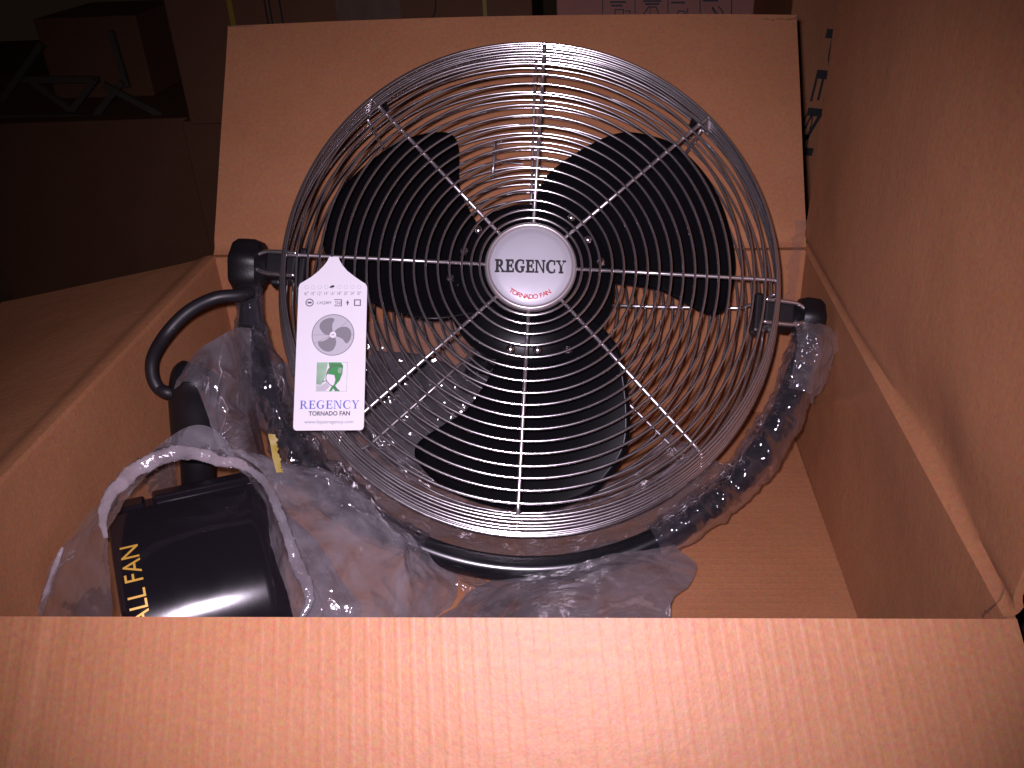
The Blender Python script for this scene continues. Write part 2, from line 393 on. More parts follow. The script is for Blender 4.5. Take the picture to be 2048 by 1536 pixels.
# rear guard
mb = MB()
rr = [.052+(.206-.052)/17*k for k in range(18)]
for r in rr: mb.ring(r, -.1120+.006*(r/.205)**2, .00125, n=180, m=6, wob=.0004)
for r, z in [(.2288, -.056), (.2270, -.065), (.2240, -.074), (.2205, -.083), (.2165, -.092), (.212, -.1)]: mb.ring(r, z, .00125, n=200, m=6, wob=.0004)
rg = mb.build('rear_guard', M['chrome'], fan)
for k in range(8):
    a = rad(91-45*k + random.uniform(-1, 1)); d = Vector((cos(a), sin(a), 0)); o3 = Vector((0, 0, 1))
    pts = [d*.050+o3*(-.1095), d*.13+o3*(-.1085), d*.203+o3*(-.1035), d*.2095+o3*(-.100), d*.2150+o3*(-.088), d*.2235+o3*(-.068), d*.2268+o3*(-.053)]
    MB().tube(pts, .0016, n=8, up=o3).build('spoke', M['chrome_dull'], rg)
# joining clips on the rim where both guards meet
for a in (49, 131, 225, 311):
    aa = rad(a); MB().box((-.0035, -.0020, -.008), (.0035, .002, .008), Matrix.Rotation(aa-pi/2, 4, 'Z') @ Matrix.Translation((0, .2275, -.0545))).build('guard_clip', M['plastic'], fan, smooth=False, bevel=.001)

# badge
mb = MB(); mb.lathe([(0, .0072), (.015, .0070), (.028, .0060), (.0345, .0046), (.0352, .0038), (.0352, -.006), (0, -.006)], n=96)
bd = mb.build('badge', M['badge'], fan, autosmooth=50)
mb = MB(); mb.lathe([(.0350, .0030), (.0358, .0052), (.0372, .0062), (.0388, .0056), (.0398, .0036), (.0400, 0), (.0392, -.004), (.0345, -.006)], n=96)
mb.build('bezel', M['bezel'], bd)

# serif capitals drawn as strokes (unit height)
def arc(cx, cy, rx, ry, a0, a1, w0, w1, n=14):
    "crescent stroke whose width swells from w0 to w1 at its middle"
    out = []
    for i in range(n):
        t0, t1 = i/n, (i+1)/n; q = []
        for t in (t0, t1):
            a = rad(a0+(a1-a0)*t); ww = w0+(w1-w0)*sin(pi*t)
            q.append(((cx+rx*cos(a), cy+ry*sin(a)), (cx+(rx-ww)*cos(a), cy+(ry-ww*.55)*sin(a))))
        out.append([q[0][0], q[1][0], q[1][1], q[0][1]])
    return out
def rc(x0, y0, x1, y1): return [(x0, y0), (x1, y0), (x1, y1), (x0, y1)]
SER = {
 'R': ([rc(.10, 0, .28, 1), rc(0, 0, .38, .06), rc(0, .94, .30, 1), [(.34, .50), (.52, .50), (.86, .05), (.68, .05)], rc(.64, 0, .94, .06), rc(.28, .48, .45, .55), rc(.28, .93, .45, 1)] + arc(.42, .74, .28, .26, -90, 90, .07, .17), .95),
 'E': ([rc(.10, 0, .28, 1), rc(0, 0, .10, .06), rc(0, .94, .10, 1), rc(.28, 0, .74, .08), rc(.28, .92, .70, 1), rc(.28, .48, .54, .55), rc(.52, .38, .58, .65), rc(.68, .08, .76, .28), rc(.64, .74, .71, .92)], .80),
 'G': (arc(.50, .5, .50, .53, 48, 312, .06, .20) + [rc(.66, .08, .84, .42), rc(.56, .40, .94, .46), rc(.78, .70, .84, .98)], 1.0),
 'N': ([rc(.10, 0, .17, .94), rc(0, 0, .28, .06), rc(0, .94, .24, 1), [(.17, .98), (.34, .98), (.86, .0), (.72, .0)], rc(.79, .0, .86, .94), rc(.70, .94, .96, 1)], 1.0),
 'C': (arc(.50, .5, .50, .53, 46, 314, .06, .20) + [rc(.78, .68, .84, .98), rc(.78, .04, .83, .26)], .90),
 'Y': ([rc(.37, .0, .54, .46), rc(.27, 0, .64, .06), [(.37, .46), (.54, .46), (.28, .95), (.10, .95)], [(.48, .46), (.54, .46), (.80, .95), (.73, .95)], rc(0, .94, .36, 1), rc(.64, .94, .90, 1)], .88),
}
def serif_word(word, height, width, z, th, grow=0):
    mb = MB(); x = 0; k = 0; items = []
    for ch in word:
        ps, adv = SER[ch]; items.append((x, ps)); x += adv+.10
    tot = x-.10; sx = width/tot
    for x0, ps in items:
        for p in ps:
            k += 1; gx = sum(q[0] for q in p)/len(p); gy = sum(q[1] for q in p)/len(p)
            p = [(q[0]+grow*(1 if q[0] > gx else -1), q[1]+grow*.6*(1 if q[1] > gy else -1)) for q in p]
            mb.poly([((x0+q[0])*sx-width/2, (q[1]-.5)*height) for q in p], z, z+th+.000006*(k % 9))
    return mb

def text_mb(s, size, z=0, th=.0001, spacing=1, shear=0, align='CENTER', bold=0):
    cu = bpy.data.curves.new('t', 'FONT'); cu.body = s; cu.size = size; cu.align_x = align; cu.align_y = 'CENTER'; cu.space_character = spacing; cu.shear = shear
    cu.extrude = th/2; cu.offset = bold; cu.resolution_u = 3
    o = bpy.data.objects.new('t', cu); COL.objects.link(o)
    dg = bpy.context.evaluated_depsgraph_get(); dg.update(); me = bpy.data.meshes.new_from_object(o.evaluated_get(dg))
    mb = MB(); mb.add([Vector((v.co.x, v.co.y, v.co.z+z+th/2)) for v in me.vertices], [list(p.vertices) for p in me.polygons])
    bpy.data.objects.remove(o); bpy.data.curves.remove(cu); bpy.data.meshes.remove(me)
    return mb
def fit_w(mb, w=None, h=None):
    xs = [v.x for v in mb.v]; ys = [v.y for v in mb.v]; cx, cy = (min(xs)+max(xs))/2, (min(ys)+max(ys))/2
    sx = w/(max(xs)-min(xs)) if w else 1; sy = h/(max(ys)-min(ys)) if h else (sx if w else 1)
    mb.v = [Vector(((v.x-cx)*sx, (v.y-cy)*sy, v.z)) for v in mb.v]; return mb
rt = Matrix.Rotation(rad(2), 4, 'Z') @ Matrix.Translation((-.0005, -.0015, 0))
serif_word('REGENCY', .0108, .0600, .0068, .0014, .048).xf(rt).build('lettering', M['ink'], bd, smooth=False)
# red words on an arc near the rim of the badge
mb = MB(); wds = 'TORNADO FAN'; adv = dict(T=.9, O=1.15, R=1.05, N=1.05, A=1.0, D=1.1, F=.9); adv[' '] = .45
tot = sum(adv[c] for c in wds); a = -31.; span = 74.
ang = -span/2
for c in wds:
    da = adv[c]/tot*span
    if c != ' ':
        g = text_mb(c, .0058, z=0, th=.0002, bold=.00010); th_ = rad(ang+da/2)
        g.v = [Vector((v.x*1.05, v.y, v.z)) for v in g.v]
        g.xf(Matrix.Rotation(th_+rad(1), 4, 'Z') @ Matrix.Translation((0, -.0286, .0066))); mb.add(g.v, g.f)
    ang += da
mb.build('lettering', M['red'], bd, smooth=False)

# blades
prof = [(.052, 0), (.080, 3), (.103, 1.5), (.128, -1), (.152, -6), (.170, -8.6), (.182, -8.6), (.190, -6), (.197, 0), (.202, 8), (.205, 20), (.206, 31), (.201, 42), (.189, 50), (.174, 57), (.150, 63.5), (.12, 72), (.095, 80), (.055, 90)]
def polar_outline(n):
    P = [Vector((r*cos(rad(a)), r*sin(rad(a)), 0)) for r, a in prof]; return smooth_path(P, n)
def blade_z(x, y):
    r = math.hypot(x, y); a = math.degrees(math.atan2(y, x)); t = (a-42)/45
    return -.060 + (.030*t)*min(1, r/.12) + .004*t*t
def make_blade(rot):
    # fill outline with a triangulated, subdivided sheet
    out = polar_outline(120); n = len(out); core = Vector((.105*cos(rad(45)), .105*sin(rad(45)), 0)); K = 14
    vs = []; fs = []
    for k in range(K+1):
        for p in out:
            q = core.lerp(p, k/K) if k else core.lerp(p, .01); vs.append(Vector((q.x, q.y, blade_z(q.x, q.y))))
    for k in range(K):
        for i in range(n): j = (i+1) % n; fs.append([k*n+i, k*n+j, (k+1)*n+j, (k+1)*n+i])
    fs.append([i for i in range(n)][::-1])
    R = Matrix.Rotation(rad(rot), 4, 'Z')
    o = mesh_from('blade', [R @ v for v in vs], fs, M['blade'], fan)
    so = o.modifiers.new('thickness', 'SOLIDIFY'); so.thickness = .0016; so.offset = 0
    for r, a in ((.0668, 12), (.0725, 55), (.0655, 33)):
        p = R @ Vector((r*cos(rad(a)), r*sin(rad(a)), -.036 if r < .07 else -.040))
        MB().lathe([(.0042, 0), (.0042, .001), (.0032, .0028), (.0015, .0036), (0, .0038)], n=20, M=Matrix.Translation(p)).build('rivet', M['steel'], o)
for rot in (6, 126, -114): make_blade(rot)
mb = MB(); mb.lathe([(0, -.030), (.030, -.030), (.036, -.034), (.040, -.043), (.072, -.045), (.078, -.049), (.078, -.056), (.066, -.062), (0, -.062)], n=64); mb.build('hub', M['blade'], fan, autosmooth=35)
mb = MB(); mb.lathe([(0, -.070), (.060, -.070), (.064, -.076), (.064, -.100), (.058, -.125), (.050, -.150), (.030, -.165), (0, -.168)], n=64)
mb.build('motor', M['plastic'], fan, autosmooth=35)
# small steel wires on the rear side: carry handle
hp = [(-.036, .170, -.110), (-.040, .166, -.124), (-.040, .158, -.132), (0, .158, -.137), (.048, .154, -.134), (.052, .160, -.126), (.050, .168, -.110)]
MB().tube(smooth_path(hp, 40), .0022, n=8).build('handle', M['chrome'], fan)
MB().tube([(-.042, .168, -.104), (-.043, .128, -.106)], .0018, n=8).build('handle_stay', M['chrome_dull'], fan)

# black mounting plate behind the rear guard, lower left
pp = smooth_path([Vector((x, y, 0)) for x, y in [(-.155, -.050), (-.100, -.052), (-.062, -.070), (-.046, -.100), (-.058, -.135), (-.095, -.165), (-.135, -.160), (-.158, -.120), (-.162, -.080), (-.155, -.050)]], 60)[:-1]
MB().poly([(p.x, p.y) for p in pp], -.150, -.138).build('mounting_plate', M['black'], fan, smooth=False, bevel=.003)
MB().tube([(-.06, -.08, -.146), (-.02, -.03, -.146), (0, 0, -.150)], .014, n=16).build('mounting_arm', M['black'], fan)
# U bracket, pivots, clips, knobs
zb = -.050; RB = .2570
def bp(a, r=RB, z=zb): return Vector((r*cos(rad(a)), r*sin(rad(a)), z))
br = MB(); pts = [bp(-178-0+172*t/70+.0) for t in range(71)]
br.tube(pts, [.0045+.0070*min(1, min(i, 70-i)/4) for i in range(71)], n=20)
bk = br.build('bracket', M['black'], fan)
Rx = lambda s: Matrix.Rotation(rad(90)*s, 4, 'Y')
for s, a, rk, hw, zz in ((-1, 179.2, .0262, .030, -.052), (1, -4.4, .0225, .024, -.052)):
    c = Vector((cos(rad(a))*(.246), sin(rad(a))*(.246), zz)); Q = Matrix.Translation(c) @ Matrix.Rotation(rad(a), 4, 'Z') @ Matrix.Rotation(rad(90), 4, 'Y')
    # lobed knob: radius varies around its axis
    vs = []; fs = []; n = 72; pr = [(0, .028-.0), (.6, .029), (.86, .0275), (.98, .023), (1, .016), (1, .008), (.93, .003), (.62, 0), (.5, -.004), (0, -.004)]
    for i in range(n):
        t = 2*pi*i/n; lob = 1-.07*(.5+.5*cos(t*7))
        for q, z in pr: vs.append(Q @ Vector((q*rk*lob*cos(t), q*rk*lob*sin(t), z*hw/.030)))
    P_ = len(pr)
    for i in range(n):
        j = (i+1) % n
        for k in range(P_-1): fs.append([i*P_+k, j*P_+k, j*P_+k+1, i*P_+k+1])
    b2_ = MB(); b2_.add(vs, fs); b2_.build('knob', M['plastic'], fan, autosmooth=40)
    # pivot block between knob and guard, and the plate inside the guard
    Z = Matrix.Translation((0, 0, zz)) @ Matrix.Rotation(rad(a), 4, 'Z')
    pv = MB(); pv.box((.214, -.012, -.012), (.243, .012, .012), Z); pv.box((.206, -.019, -.009), (.2145, .019, .009), Z); pv.box((.2290, .004, -.016), (.2400, .016, .001), Z)
    pv.build('pivot', M['plastic'], fan, smooth=False, bevel=.003)
    # bent steel loop hooked over the guard wire
    sgn = 1
    lp = [(.212, -.0105, .016), (.232, -.0105, .0165), (.243, -.0095, .0165), (.2500, -.005, .0160), (.2515, 0, .0160), (.2500, .005, .0160), (.243, .0095, .0165), (.232, .0105, .0165), (.212, .0105, .016)]
    MB().tube([Z @ v for v in smooth_path(lp, 50)], .0019, n=10).build('clip', M['chrome'], fan)

# supply cord from the left knob down to the control column
Bi = B.inverted()
cp = [at(500, 583, .345), at(478, 590, .335), at(430, 596, .325), at(378, 622, .315), at(335, 665, .30), at(307, 712, .295), at(304, 748, .29), at(316, 775, .287), at(338, 786, .285), at(365, 790, .296)]
MB().tube([Bi @ p for p in smooth_path(cp, 90)], [.0056]*90, n=14).build('power_cord', M['rubber'], fan)

# ------------------------------------------------------------------ hanging tag (unit = one photograph pixel, 0.425 mm)
u_ = .000425
TG = B @ Matrix.Translation((-.1682, -.0295, .0052)) @ Matrix.Rotation(rad(3.6), 4, 'Z')
tg = empty('price_tag', 'white card tag on a guard spoke, printed with grey fan and green picture', 'tag', basis=TG)
def tx(px, py):   # photograph pixel on the tag -> tag plane
    cx = 666-11*(py-573)/289; return ((px-cx)*u_, -(py-573)*u_)
out = [(-69, 2), (-68.5, -4), (-66, -9), (-58, -14), (-44, -23), (-30, -35), (-20, -46), (-13, -56), (-9.5, -65), (9.5, -65), (12, -57), (18, -47), (28, -35), (43, -23), (57, -13), (65, -8), (68.5, -2), (69, 4), (69, 283), (67, 288), (63, 290), (-63, 290), (-67, 288), (-69, 283)]
mb = MB(); mb.poly([(x*u_, -y*u_) for x, y in out], 0, .0004)
mb.v = [Vector((v.x, v.y, v.z + .004*(v.y/.12)**2*.5)) if False else v for v in mb.v]
mb.build('card', M['tagw'], tg, smooth=False)
zt = .00043; E1 = .00008
def disc(cx, cy, r, n=40): return [(cx+r*cos(2*pi*i/n), cy+r*sin(2*pi*i/n)) for i in range(n)]
def annul(mb, cx, cy, r0, r1, z, n=28, th=E1, fy=1):
    for i in range(n):
        a0, a1 = 2*pi*i/n, 2*pi*(i+1)/n
        mb.poly([(cx+r1*cos(a0), cy+r1*sin(a0)*fy), (cx+r1*cos(a1), cy+r1*sin(a1)*fy), (cx+r0*cos(a1), cy+r0*sin(a1)*fy), (cx+r0*cos(a0), cy+r0*sin(a0)*fy)], z, z+th)
# row of nine punch circles, one marked, with small figures below
mb = MB(); mk = MB()
for i in range(9):
    x, y = tx(613+i*13.2, 572); annul(mb, x, y, 3.3*u_, 4.1*u_, zt)
mb.build('print', M['inkl'], tg, smooth=False)
x, y = tx(664, 571); MB().poly([(x-5.5*u_, y-2*u_), (x-1*u_, y-2.6*u_), (x+4*u_, y-1.2*u_), (x+5.5*u_, y+2*u_), (x+2*u_, y+3*u_), (x-2*u_, y+1.5*u_)], zt+.0001, zt+.0002).build('print', M['ink'], tg, smooth=False)
mb = MB()
for i, s in enumerate(['6"', '10"', '12"', '14"', '16"', '18"', '20"', '24"', '30"']):
    x, y = tx(613+i*13.2, 585); g = text_mb(s, .005, z=zt, th=E1); fit_w(g, h=7.5*u_, w=8.5*u_); g.xf(Matrix.Translation((x, y, 0))); mb.add(g.v, g.f)
mb.build('print', M['inkg'], tg, smooth=False)
mb = MB(); x, y = tx(619, 604); annul(mb, x, y, 6.2*u_, 8.2*u_, zt); mb.poly([(x-4*u_, y-2*u_), (x+4*u_, y-2*u_), (x+4*u_, y+2*u_), (x-4*u_, y+2*u_)], zt, zt+E1)
g = text_mb('LXQBM', .005, z=zt, th=E1, shear=.2); fit_w(g, w=29*u_, h=7*u_); x, y = tx(648, 605); g.xf(Matrix.Translation((x, y, 0))); mb.add(g.v, g.f)
g = text_mb('SNI', .005, z=zt, th=E1); fit_w(g, w=12*u_, h=8*u_); x, y = tx(676, 605); g.xf(Matrix.Translation((x, y, 0))); mb.add(g.v, g.f)
for (x0, y0, x1, y1) in ((668, 597.5, 684, 599), (668, 610.5, 684, 612), (682, 599, 684, 610.5), (708, 598, 722, 600), (708, 609.5, 722, 611.5), (708, 600, 710.5, 609.5), (719.5, 600, 722, 609.5), (694, 600, 696.5, 610), (692.5, 603, 698, 606)):
    a0 = tx(x0, y1); a1 = tx(x1, y0); mb.poly([(a0[0], a0[1]), (a1[0], a0[1]), (a1[0], a1[1]), (a0[0], a1[1])], zt, zt+E1+(.00002 if x0 in (694, 682, 708) else 0))
mb.build('print', M['inkd'], tg, smooth=False)
# printed picture of a fan
x, y = tx(665.5, 671)
pic = MB().poly(disc(x, y, 42*u_, 64), zt, zt+E1).build('printed_fan', M['inkl'], tg, smooth=False)
mb = MB(); annul(mb, x, y, 41*u_, 42.6*u_, zt, n=64, th=.0001)
k_ = 36*u_/.203
for rot in (-33, 87, -153):
    R = Matrix.Rotation(rad(rot+8), 4, 'Z'); P = [R @ Vector((r*k_*cos(rad(a)), r*k_*sin(rad(a)), 0)) for r, a in prof]
    P = [(x+p.x, y+p.y) for p in P]+[(x, y)]
    mb.poly(P, zt+.0001, zt+.0002)
for aa in (0, 45, 180, 205):
    d = Vector((cos(rad(aa)), sin(rad(aa)))); nrm = Vector((-d.y, d.x))*.35*u_
    mb.poly([(x+d.x*8*u_-nrm.x, y+d.y*8*u_-nrm.y), (x+d.x*41*u_-nrm.x, y+d.y*41*u_-nrm.y), (x+d.x*41*u_+nrm.x, y+d.y*41*u_+nrm.y), (x+d.x*8*u_+nrm.x, y+d.y*8*u_+nrm.y)], zt+.0002, zt+.00023)
mb.build('print', M['inkg'], pic, smooth=False)
MB().poly(disc(x, y, 6.5*u_), zt+.00024, zt+.00034).build('print', M['tagw'], pic, smooth=False)
MB().poly([(x-3*u_, y-.8*u_), (x+3*u_, y-.8*u_), (x+3*u_, y+.8*u_), (x-3*u_, y+.8*u_)], zt+.00035, zt+.0004).build('print', M['inkg'], pic, smooth=False)
# green picture
a0 = tx(631, 786); a1 = tx(694, 727); sx_, sy_ = a1[0]-a0[0], a1[1]-a0[1]
def gp(pts): return [(a0[0]+p[0]*sx_, a0[1]+p[1]*sy_) for p in pts]
gpic = MB().poly(gp([(0, 0), (1, 0), (1, 1), (0, 1)]), zt, zt+E1).build('printed_picture', M['tagw'], tg, smooth=False)
MB().poly(gp([(0.01, .25), (.15, .22), (.24, .33), (.30, .62), (.36, .99), (0.01, .99)]), zt+.0001, zt+.00014).build('print', M['greenl'], gpic, smooth=False)
MB().poly(gp([(.02, .02), (.30, .02), (.45, .18), (.33, .32), (.15, .20), (.02, .22)]), zt+.0001, zt+.00013).build('print', M['inkl'], gpic, smooth=False)
mb = MB(); mb.poly(gp([(.35, .60), (.42, .80), (.38, .99), (.78, .99), (.86, .88), (.84, .60), (.76, .38), (.62, .20), (.70, .08), (.78, .01), (.62, .01), (.56, .10), (.50, .01), (.42, .01), (.50, .17), (.58, .24), (.62, .40), (.58, .56)]), zt+.00015, zt+.0002)
mb.build('print', M['green'], gpic, smooth=False)
MB().poly(gp([(.38, .50), (.48, .48), (.58, .56), (.56, .38), (.50, .28), (.40, .34)]), zt+.00021, zt+.00024).build('print', M['tagw'], gpic, smooth=False)
MB().poly(gp([(.72, .62), (.80, .62), (.84, .80), (.72, .82), (.68, .70)]), zt+.00021, zt+.00024).build('print', M['greenl'], gpic, smooth=False)
mb = MB()
def stroke(pts, w, z):
    P = smooth_path([Vector((*gp([p])[0], 0)) for p in pts], 24)
    for i in range(23):
        d = (P[i+1]-P[i]).normalized(); nr = Vector((-d.y, d.x, 0))*w/2
        mb.poly([tuple((P[i]-nr)[:2]), tuple((P[i+1]-nr)[:2]), tuple((P[i+1]+nr)[:2]), tuple((P[i]+nr)[:2])], z, z+.00003)
stroke([(.32, .56), (.38, .74), (.50, .86), (.66, .90), (.80, .88)], 2.2*u_, zt+.00026)
stroke([(.20, .33), (.32, .36), (.44, .24), (.56, .17), (.66, .10), (.76, .02)], 1.6*u_, zt+.0003)
stroke([(.32, .56), (.31, .46), (.34, .36), (.44, .24)], 1.4*u_, zt+.00034)
mb.build('print', M['inkd'], gpic, smooth=False)
mb = MB()
for (p0, p1) in (((0, 0), (1, .012)), ((0, .988), (1, 1)), ((0, .012), (.012, .988)), ((.988, .012), (1, .988))):
    mb.poly(gp([p0, (p1[0], p0[1]), p1, (p0[0], p1[1])]), zt+.0001, zt+.00025)
mb.build('print', M['greenl'], gpic, smooth=False)
x, y = tx(657.5, 812); serif_word('REGENCY', 16.5*u_, 116*u_, zt, E1).xf(Matrix.Translation((x, y, 0))).build('lettering', M['blue'], tg, smooth=False)
x, y = tx(657, 829.5); g = text_mb('TORNADO FAN', .004, z=zt, th=E1, bold=.00008); fit_w(g, w=81*u_, h=9*u_); g.xf(Matrix.Translation((x, y, 0))); g.build('lettering', M['ink'], tg, smooth=False)
x, y = tx(656, 847); g = text_mb('www.kipasregency.com', .004, z=zt, th=E1); fit_w(g, w=96*u_, h=9*u_); g.xf(Matrix.Translation((x, y, 0))); g.build('lettering', M['inkg'], tg, smooth=False)

# ------------------------------------------------------------------ control base of the wall fan, lying in the front left corner
psi = rad(27.5); til = rad(-3.5); RA = .1484
ax = Vector((cos(psi)*cos(til), sin(psi)*cos(til), sin(til))); bxv = Vector((sin(psi), -cos(psi), 0)); az = ax.cross(-bxv).normalized()
KC = Vector((-.2624, .241, -.2378))
BM = Matrix((ax, -bxv, az)).transposed().to_4x4(); BM.translation = KC      # local: x along the axis, y back, z up
bs = empty('wall_fan_base', 'glossy black rounded fan base with gold capitals, half wrapped in clear plastic', 'fan base', basis=BM)
XL, XR = -.0619, .0623
mb = MB(); prf = []
for i in range(41):
    t = rad(18.5+58*i/40); prf.append((-RA*cos(t), RA*sin(t)))
prf += [(-.031, RA-.0032), (-.028, RA-.0028), (-.018, RA-.003), (-.014, RA-.008), (-.014, .048)]
N_ = len(prf); vs = []; fs = []
xs = [(XL, .96), (XL+.0012, .985), (XL+.005, 1)]+[(XL+.005+(XR-XL-.010)*k/10, 1) for k in range(1, 11)]+[(XR-.0012, .985), (XR, .96)]
for x, s in xs:
    for (yy, zz) in prf: vs.append((x, yy*s, zz*s if zz > .06 else zz))
for i in range(len(xs)-1):
    for k in range(N_-1): fs.append([i*N_+k, i*N_+k+1, (i+1)*N_+k+1, (i+1)*N_+k])
    fs.append([i*N_+N_-1, i*N_, (i+1)*N_, (i+1)*N_+N_-1])
fs.append(list(range(N_))); fs.append([(len(xs)-1)*N_+k for k in range(N_)][::-1])
mb.add(vs, fs); hs = mb.build('housing', M['housing'], bs, autosmooth=35)
MB().box((XL+.003, -.030, RA-.006), (XL+.030, -.016, RA+.0005)).build('vent_lip', M['housing'], hs, smooth=False, bevel=.002)
MB().box((XL+.036, -.0275, RA-.006), (XR-.004, -.015, RA+.003)).build('top_ridge', M['housing'], hs, smooth=False, bevel=.003)
MB().lathe([(0, .006), (.006, .006), (.0075, .004), (.0075, 0)], n=24, M=Matrix.Translation((XL, -RA*cos(rad(40))*.9, RA*sin(rad(40))*.9)) @ Matrix.Rotation(rad(-90), 4, 'Y')).build('screw', M['plastic'], hs)
# gold words running up the curved front: wrap flat letters round the cylinder
g = text_mb('WALL FAN', .02, th=.0001); fit_w(g, w=.082, h=.0135)
ph0 = rad(49.3)
nv = []
for v in g.v:
    th_ = ph0 + v.x/RA; rr_ = RA+.0002+v.z; nv.append(Vector((XL+.0135 - v.y, -rr_*cos(th_), rr_*sin(th_))))
g.v = nv; g.build('lettering', M['gold'], bs, smooth=False)
# neck and column
KI = BM.inverted()
n0, n1, n2, n3 = at(398, 1010, .283), at(396, 940, .285), at(392, 860, .292), at(388, 790, .298)
MB().tube([KI @ q for q in smooth_path([n0, n1, n1.lerp(n2, .5)], 12)], .0150, n=32).build('neck', M['plastic'], bs, autosmooth=40)
cpz = [n1.lerp(n2, .35), n2, n3, at(394, 752, .300), at(400, 742, .302)]
MB().tube([KI @ q for q in smooth_path(cpz, 24)], [.0155]*2+[.0215]*14+[.0215, .0212, .0205, .019, .017, .014, .010, .004], n=36).build('column', M['plastic'], bs)

# ------------------------------------------------------------------ polythene
def sheet(name, net, mat, parent, inv, nu=120, nv=80, amp=.004, sc=26, seed=0, pinch=None, fade=True):
    net = [[at(*q) if not isinstance(q, Vector) else q for q in row] for row in net]
    rows = [smooth_path(r, nu) for r in net]; vs = []
    cols = [smooth_path([rows[k][i] for k in range(len(rows))], nv) for i in range(nu)]
    for i in range(nu):
        for j in range(nv):
            p = cols[i][j]; a = cols[min(i+1, nu-1)][j]-cols[max(i-1, 0)][j]; b = cols[i][min(j+1, nv-1)]-cols[i][max(j-1, 0)]
            n = a.cross(b)
            n = n.normalized() if n.length > 1e-12 else Vector((0, 0, 1))
            q = p+Vector((seed, seed*.7, 0))
            d = amp*rig(q, sc, 4) + amp*.9*noise.noise(q*sc*.5)
            if pinch:
                pc, R_, nf, am = pinch; rel = p-pc; l = rel.length
                t = math.atan2(rel.dot(CU), rel.dot(CR)); d += am*math.exp(-(l/R_)**2)*abs(sin(t*nf+noise.noise(p*30)*2))*min(1, l/.008)
            vs.append(inv @ (p+n*d))
    fs = [[i*nv+j, (i+1)*nv+j, (i+1)*nv+j+1, i*nv+j+1] for i in range(nu-1) for j in range(nv-1)]
    return mesh_from(name, vs, fs, mat, parent)

bag_o = Vector((-.2, .16, -.19)); bi = Matrix.Translation(-bag_o)
bag = empty('plastic_bag', 'crumpled clear plastic bag around the black wall fan base, its mouth rolled back', 'plastic bag', bag_o)
# film to the left of the housing
sheet('film', [[(60, 1245, .10), (100, 1130, .12), (165, 1040, .15), (230, 975, .18), (300, 915, .21), (360, 868, .235)],
               [(110, 1255, .085), (145, 1140, .105), (195, 1050, .135), (240, 980, .165), (310, 935, .20), (370, 880, .225)],
               [(170, 1265, .08), (190, 1160, .09), (208, 1070, .12), (250, 985, .16), (330, 925, .19), (380, 890, .215)],
               [(225, 1275, .085), (222, 1180, .085), (215, 1080, .115), (262, 985, .155), (345, 915, .19), (390, 900, .21)]], M['film_clear'], bag, bi, amp=.004, sc=28, seed=1)
# film behind, over the column: gathered at a pinch
pz = at(437, 882, .235)
sheet('film', [[(345, 778, .262), (380, 715, .275), (440, 672, .29), (480, 655, .32), (512, 660, .36)],
               [(385, 765, .238), (415, 745, .245), (450, 735, .262), (490, 740, .30), (520, 760, .35)],
               [(415, 830, .232), (432, 830, .235), (460, 820, .245), (495, 835, .28), (520, 860, .34)],
               [(428, 878, .232), (440, 882, .232), (462, 890, .238), (505, 900, .26), (545, 930, .31)],
               [(455, 905, .226), (475, 925, .225), (505, 950, .225), (550, 960, .24), (610, 975, .29)]], M['film'], bag, bi, amp=.002, sc=18, seed=2, pinch=(pz, .05, 9, .007), nu=160, nv=140)
sheet('film', [[(300, 905, .212), (350, 868, .222), (395, 850, .228), (432, 862, .232), (470, 905, .228)],
               [(310, 925, .205), (360, 895, .212), (400, 885, .218), (440, 900, .222), (480, 925, .218)],
               [(330, 925, .20), (370, 912, .205), (405, 908, .21), (445, 918, .212), (495, 945, .21)]], M['film'], bag, bi, amp=.003, sc=30, seed=3)
# right flank of the bag, swelling towards the middle
sheet('film', [[(455, 895, .222), (520, 940, .222), (560, 1010, .20), (600, 1110, .165), (612, 1190, .14), (590, 1250, .12)],
               [(520, 905, .24), (590, 950, .235), (640, 1020, .21), (670, 1110, .175), (680, 1190, .15), (670, 1250, .13)],
               [(570, 925, .26), (650, 955, .25), (720, 1020, .22), (750, 1100, .19), (750, 1190, .16), (740, 1255, .14)],
               [(600, 945, .28), (690, 975, .27), (765, 1045, .245), (810, 1095, .215), (815, 1180, .18), (800, 1260, .16)],
               [(610, 960, .30), (700, 990, .29), (780, 1055, .27), (880, 1112, .25), (915, 1165, .22), (905, 1262, .20)]], M['film'], bag, bi, amp=.008, sc=15, seed=4, nu=170, nv=140)
sheet('film', [[(500, 940, .215), (548, 1020, .19), (590, 1120, .155), (622, 1200, .13), (600, 1255, .115)],
               [(520, 960, .225), (575, 1040, .205), (625, 1130, .175), (660, 1200, .15), (640, 1255, .135)],
               [(545, 985, .24), (610, 1060, .22), (680, 1150, .19), (720, 1215, .17), (700, 1262, .155)]], M['film'], bag, bi, amp=.005, sc=20, seed=5)
sheet('film', [[(470, 925, .262), (500, 985, .25), (540, 1080, .20), (575, 1180, .15), (590, 1260, .13)],
               [(490, 935, .24), (530, 1000, .225), (570, 1090, .18), (600, 1180, .145), (605, 1260, .125)],
               [(510, 948, .22), (552, 1010, .195), (590, 1110, .16), (615, 1185, .14), (612, 1260, .12)]], M['film'], bag, bi, amp=.003, sc=22, seed=15)
sheet('film', [[(205, 1045, .20), (225, 985, .24), (290, 930, .27), (350, 905, .275)], [(210, 1060, .215), (240, 1000, .25), (300, 960, .28), (352, 940, .285)],
               [(215, 1050, .23), (250, 1030, .265), (310, 1010, .285), (356, 1000, .29)]], M['film_clear'], bag, bi, amp=.006, sc=40, seed=17)
